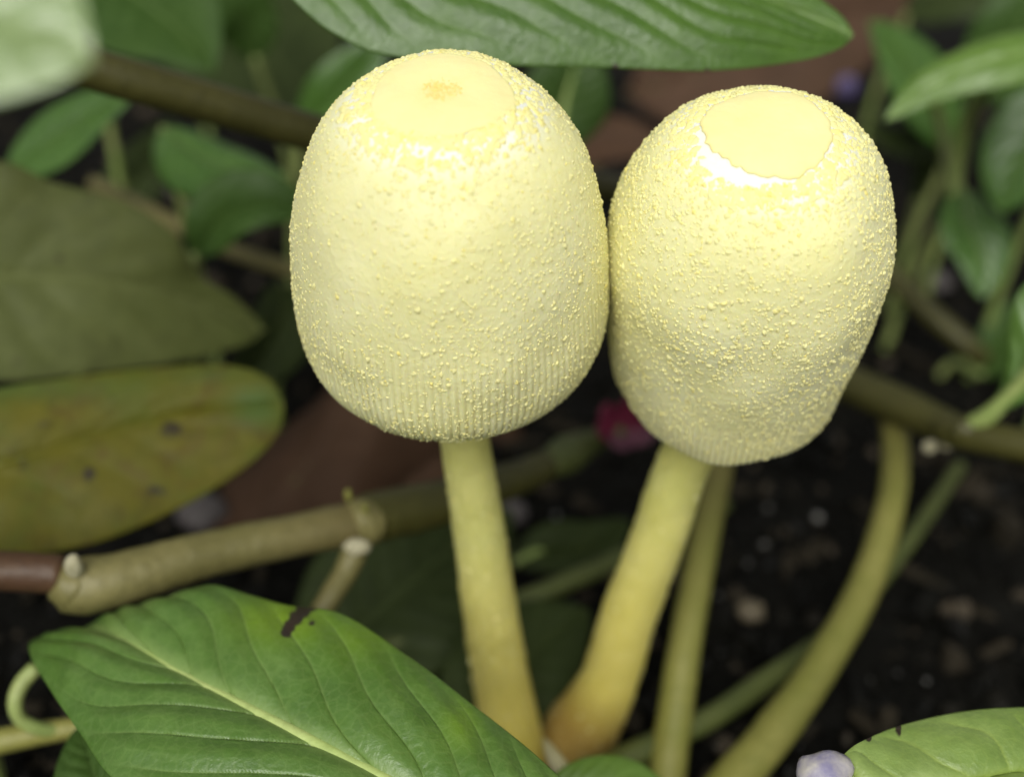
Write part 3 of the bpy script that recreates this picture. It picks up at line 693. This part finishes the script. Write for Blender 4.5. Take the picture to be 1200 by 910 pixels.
# ------------------------------------------------------------------ stems
S_TRAIL = stem_mat('stem_tan_green', (0.135, 0.122, 0.040), (0.19, 0.168, 0.064), (0.080, 0.055, 0.02))
S_RED = stem_mat('stem_reddish', (0.07, 0.035, 0.018), (0.10, 0.055, 0.026))
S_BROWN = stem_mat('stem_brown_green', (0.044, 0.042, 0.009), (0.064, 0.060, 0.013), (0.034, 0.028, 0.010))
S_OLIVE = stem_mat('stem_olive', (0.18, 0.185, 0.036), (0.225, 0.215, 0.052), (0.09, 0.066, 0.026))
S_GREEN = stem_mat('stem_green', (0.06, 0.075, 0.018), (0.085, 0.1, 0.026))
SCAR = plain_mat('scar_pale', (0.26, 0.24, 0.14), (0.42, 0.39, 0.27), 900, .7)
def stem_pts(pts, n): return spline([np.r_[P(*p[:3]), p[3]] for p in pts], n)
def stem_part(name, pts, mat, parent=None, n=50, ns=20, rough=.03, along=None, label=None):
    sp = stem_pts(pts, n); V, F = tube(sp[:, :3], sp[:, 3], ns, rough=rough, seed=len(bpy.data.objects)*.37)
    al = np.repeat(np.interp(np.linspace(0, 1, n), *along), ns) if along else np.zeros(n*ns)
    if parent is None:
        o = mesh_obj(name, V, F, mat, origin=sp[0, :3], attrs={'along': al})
    else: o = mesh_obj(name, V, F, mat, parent, attrs={'along': al})
    if label: o['label'] = label
    return o
def blob(name, px, py, d, size, mat, parent=None, squash=(1, 1, 1), seed=0.):
    """small lumpy knob"""
    nu_, nv_ = 20, 12; V = []
    for i in range(nv_):
        f = math.pi*(i + .02)/(nv_ - .96)
        for j in range(nu_):
            g = 2*math.pi*j/nu_; V.append((math.sin(f)*math.cos(g), math.sin(f)*math.sin(g), math.cos(f)))
    V = np.array(V); V = V*(1 + .22*noise3(V, 1.3, seed))[:, None]*size*np.array(squash)
    c = P(px, py, d)
    return mesh_obj(name, V + c, grid_faces(nv_, nu_, True), mat, parent, origin=c - np.array([0, 0, size]) if parent is None else None)

# the jointed trailing stem
R0 = empty('trailing_stem', G(60, 760)); tag(R0, 'thick tan jointed stem trailing behind the broad nicked leaf, with white scar', 'stem')
stem_part('internode', [(-260, 640, 118, 2.3), (-60, 664, 120, 2.2), (72, 672, 122, 2.2)], S_RED, R0, label='thinner reddish brown length of the stem')
stem_part('internode', [(70, 690, 122.5, 2.5), (100, 686, 123, 3.2), (140, 678, 124, 3.0), (250, 648, 129, 2.7), (350, 626, 134, 2.6), (418, 612, 138, 2.7)], S_TRAIL, R0, n=70, along=([0, .6, .95, 1], [0, 0, .55, .6]))
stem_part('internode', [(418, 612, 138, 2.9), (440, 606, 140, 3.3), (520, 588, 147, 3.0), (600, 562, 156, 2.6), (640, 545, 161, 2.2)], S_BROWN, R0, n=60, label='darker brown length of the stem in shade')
stem_part('node', [(412, 616, 137.2, 2.7), (424, 612, 138, 3.3), (436, 609, 139.2, 2.9)], S_TRAIL, R0, n=20, rough=.12)
stem_part('node', [(66, 678, 121.5, 2.2), (80, 682, 122.2, 2.9), (92, 686, 122.9, 3.0)], S_TRAIL, R0, n=20, rough=.10)
blob('leaf_scar', 87, 664, 119.6, 1.25, SCAR, R0, (.8, .6, 1.25), 3)
blob('bud', 408, 580, 136.5, .75, S_OLIVE, R0, (.6, .7, 1.2), 5)
blob('bud', 428, 596, 135.3, .6, S_OLIVE, R0, (.6, .7, 1.3), 6)
stem_part('side_branch', [(418, 640, 136, 1.6), (405, 670, 135, 1.5), (385, 702, 133, 1.4), (350, 760, 131, 1.4)], S_TRAIL, R0, n=30)
blob('node_collar', 418, 640, 134.6, 1.5, SCAR, R0, (1.1, .8, .6), 8)
# thick stem behind the cap at the top
t = stem_part('stem', [(-220, 10, 120, 2.6), (-40, 40, 124, 2.5), (110, 82, 130, 2.5), (250, 122, 138, 2.5), (390, 162, 147, 2.5), (560, 200, 160, 2.4), (720, 222, 175, 2.2), (880, 250, 190, 2.0)], S_BROWN, n=90, along=([0, 1], [0, .4]))
tag(t, 'thick brown green stem running behind the ochre specked cap', 'stem')
# stalk behind the leaning mushroom stem
t = stem_part('stem', [(850, 520, 172, 2.0), (838, 570, 167, 2.1), (820, 660, 159, 2.2), (802, 760, 152, 2.3), (788, 860, 147, 2.4), (779, 940, 143, 2.5), (776, 990, 140, 2.5)], S_OLIVE, n=70, along=([0, .35, 1], [.8, .1, 0]))
tag(t, 'straight olive stalk standing just behind the bent mushroom stem', 'stem')
# curved stalk
t = stem_part('stem', [(1042, 468, 184, 2.1), (1050, 525, 177, 2.2), (1042, 600, 167, 2.2), (1012, 690, 160, 2.35), (965, 775, 153, 2.5), (905, 860, 146, 2.7), (850, 925, 141, 2.8), (815, 975, 137, 2.8)], S_OLIVE, n=80, along=([0, .3, 1], [.7, .15, 0]))
tag(t, 'long curved olive stalk sweeping down from the jointed stem with the petiole', 'stem')
# jointed stem with petiole leaf
R1 = empty('jointed_stem', G(1110, 640)); tag(R1, 'jointed olive brown stem with a leaf petiole and white beads at its node', 'stem')
stem_part('internode', [(930, 425, 192, 3.0), (1000, 452, 184, 3.1), (1060, 478, 176, 3.0), (1112, 502, 168, 2.6)], S_BROWN, R1, along=([0, 1], [.2, 0]))
stem_part('internode', [(1106, 504, 163, 1.6), (1114, 504, 161, 2.4), (1150, 512, 157, 2.4), (1210, 524, 152, 2.4), (1330, 552, 145, 2.5)], S_BROWN, R1, n=60)
blob('node_bead', 1090, 523, 164, 1.15, SCAR, R1, (1, .8, .8), 2); blob('node_bead', 1109, 521, 162, 1.0, SCAR, R1, (.9, .8, .9), 4)
stem_part('petiole', [(1122, 508, 160, 1.7), (1140, 498, 157.3, 1.4), (1160, 485, 155, 1.25), (1190, 456, 152, 1.0), (1218, 420, 149, .9)], PET, R1, n=30)
blob('node_collar', 1132, 503, 157.6, 1.9, S_BROWN, R1, (1.15, .9, .9), 7)
lf = leaf('leaf', None, [(1138, 498, 157), (1166, 478, 154.5), (1200, 444, 151.5), (1235, 390, 149), (1270, 300, 148)],
     [(1138, 498, 157), (1160, 478, 155.5), (1178, 448, 154), (1183, 410, 153), (1196, 340, 151), (1270, 300, 148)],
     [(1138, 498, 157), (1170, 484, 153.5), (1215, 462, 150), (1262, 420, 147.5), (1290, 350, 147), (1270, 300, 148)], LM_FRONT, parent=R1, nv=60, nu=16, nveins=5, bulge=.3, seed=40)
# thinner stalks
def thin(label, pts, mat, n=50, **kw):
    t = stem_part('stalk', pts, mat, n=n, ns=12, **kw); tag(t, label, 'stalk'); return t
thin('slanting green stalk crossing low behind both mushroom stems', [(380, 790, 158, 1.5), (470, 752, 162, 1.6), (560, 722, 166, 1.6), (640, 692, 170, 1.6), (730, 652, 176, 1.5), (850, 590, 186, 1.4)], S_GREEN)
thin('slanting olive stalk low on the soil behind the curved stalk', [(650, 935, 140, 1.7), (740, 884, 146, 1.7), (830, 842, 151, 1.6), (900, 795, 157, 1.6), (980, 738, 165, 1.4), (1060, 640, 180, 1.4), (1125, 545, 198, 1.2)], S_GREEN)
thin('blurred olive stalk slanting down beside the cracked cap edge', [(1020, 300, 236, 2.2), (1050, 328, 232, 2.3), (1100, 375, 226, 2.3), (1135, 405, 224, 2.2), (1150, 420, 226, 2.1)], S_BROWN)
thin('thin forked stalk rising to the slender arching leaf', [(1118, 240, 216, 1.3), (1122, 190, 213, 1.5), (1135, 140, 205, 1.4), (1160, 100, 190, 1.1), (1180, 80, 172, .9)], PET)
thin('thin dark stalk beside the forked stalk', [(1112, 235, 218, 1.2), (1108, 180, 218, 1.2), (1098, 130, 216, 1.1), (1088, 95, 212, .9)], S_GREEN)
thin('pale tan creeping stalk below the broad nicked leaf tip', [(-80, 886, 128, 1.4), (0, 868, 128, 1.5), (50, 858, 129, 1.4), (100, 850, 130, 1.2), (160, 840, 132, 1.1)], S_OLIVE)
thin('pale tendril curling round beside the broad nicked leaf edge', [(42, 782, 127, .9), (26, 800, 126.5, .9), (18, 822, 126, .85), (24, 842, 126.5, .8), (45, 853, 127.5, .8), (72, 856, 129.2, .7)], PET, n=40)
thin('brown stalk lying beside the olive leaf', [(110, 215, 215, 1.4), (180, 250, 205, 1.5), (240, 280, 200, 1.5), (320, 310, 195, 1.5), (420, 330, 192, 1.5)], S_TRAIL)
thin('short pale pointed shoot at the mushroom foot', [(638, 866, 134, .25), (646, 882, 131, .8), (660, 905, 127, 1.1), (690, 960, 121, 1.2)], SCAR if False else stem_mat('shoot_pale', (0.5, 0.46, 0.26), (0.58, 0.54, 0.34)), n=30)
thin('dull green stalk lying on the soil between the caps', [(660, 170, 285, 1.9), (700, 210, 275, 1.9), (740, 240, 268, 1.9), (800, 290, 255, 1.9)], S_TRAIL)

# ------------------------------------------------------------------ pebbles, bud, fallen flower
PEB = plain_mat('pebble_material', (0.065, 0.056, 0.054), (0.12, 0.105, 0.104), 260, .55)
PEBT = plain_mat('pebble_tan_material', (0.09, 0.072, 0.045), (0.14, 0.115, 0.075), 260, .6)
for (px, py, s_, m_, lab) in [(150, 190, 6.0, PEBT, 'tan pebble at the end of the pebble row behind the olive leaf'),
                              (185, 198, 5.0, PEB, 'small grey pebble beside the tan pebble'),
                              (214, 214, 6.5, PEB, 'large grey pebble in the middle of the pebble row'),
                              (238, 232, 5.5, PEBT, 'pinkish brown pebble beside the brown stalk'),
                              (600, 600, 3.2, PEB, 'pale grey pebble between the two mushroom stems'),
                              (240, 600, 5.5, PEB, 'dark grey pebble below the spotted yellowing leaf'),
                              (880, 715, 2.6, PEBT, 'brownish pebble on the soil beside the curved stalk'),
                              (1095, 330, 4.5, PEB, 'grey pebble under the blurred olive stalk')]:
    g = G(px, py, 1.0); dd = (g - CAM) @ FW
    o = blob('pebble', px, py, dd, s_*.8, m_, None, (1.1, 1, .75), px*.1); tag(o, lab, 'pebble', 'pebbles on the soil')
BUDM = plain_mat('bud_material', (0.20, 0.185, 0.30), (0.48, 0.45, 0.40), 420, .5)
o = blob('bud', 966, 902, 96.5, 2.0, BUDM, None, (1.2, .9, .8), 9); tag(o, 'small white and lavender bud beside the light green leaf tip', 'bud')
# magenta flower
FLM = plain_mat('petal_magenta', (0.06, 0.004, 0.014), (0.12, 0.010, 0.032), 400, .5)
FLP = plain_mat('petal_pink', (0.10, 0.035, 0.055), (0.14, 0.06, 0.085), 400, .5)
fc = P(731, 505, 174); FR = empty('flower', fc - np.array([0, 0, 6])); tag(FR, 'small wilted magenta flower with pink petal edges between the mushroom stems', 'flower')
for k in range(6):
    aa = k*1.05 + .3; d = np.array([math.cos(aa), math.sin(aa)*.5 - .35, .35 + .5*math.sin(aa)]); d /= np.linalg.norm(d)
    sd_ = nz(np.cross(d, [0, -.7, .7])); V = []
    for i in range(9):
        t_ = i/8; w = 2.1*math.sin(math.pi*min(1, t_*.88 + .06))**.7
        for s_ in (-1, -.5, 0, .5, 1): V.append(fc + d*5.0*t_ + sd_*w*s_ + np.array([0, -.5, .8])*(1.6*t_*t_ + .5*s_*s_))
    o = mesh_obj('petal', np.array(V), grid_faces(9, 5), FLP if k in (4, 5) else FLM, FR)
    so = o.modifiers.new('thickness', 'SOLIDIFY'); so.thickness = .00025
V, F = tube(spline([np.r_[fc, 1.2], np.r_[fc + np.array([-4, 0, -1.5]), 1.5], np.r_[P(640, 545, 161), 1.3]], 20)[:, :3], np.r_[np.linspace(1.2, 3.0, 14), np.linspace(2.9, 2.0, 6)], 14)
mesh_obj('calyx', V, F, S_GREEN, FR, attrs={'along': np.zeros(1)})
LAV = plain_mat('petal_lavender', (0.06, 0.045, 0.12), (0.09, 0.07, 0.16), 400, .5)
o = blob('petal', 992, 102, 300, 3.0, LAV, None, (1, .7, 1.0), 12); tag(o, 'fallen lavender petal on the soil behind the cracked cap', 'petal')

for o in bpy.data.objects:
    if '_o' in o: del o['_o']
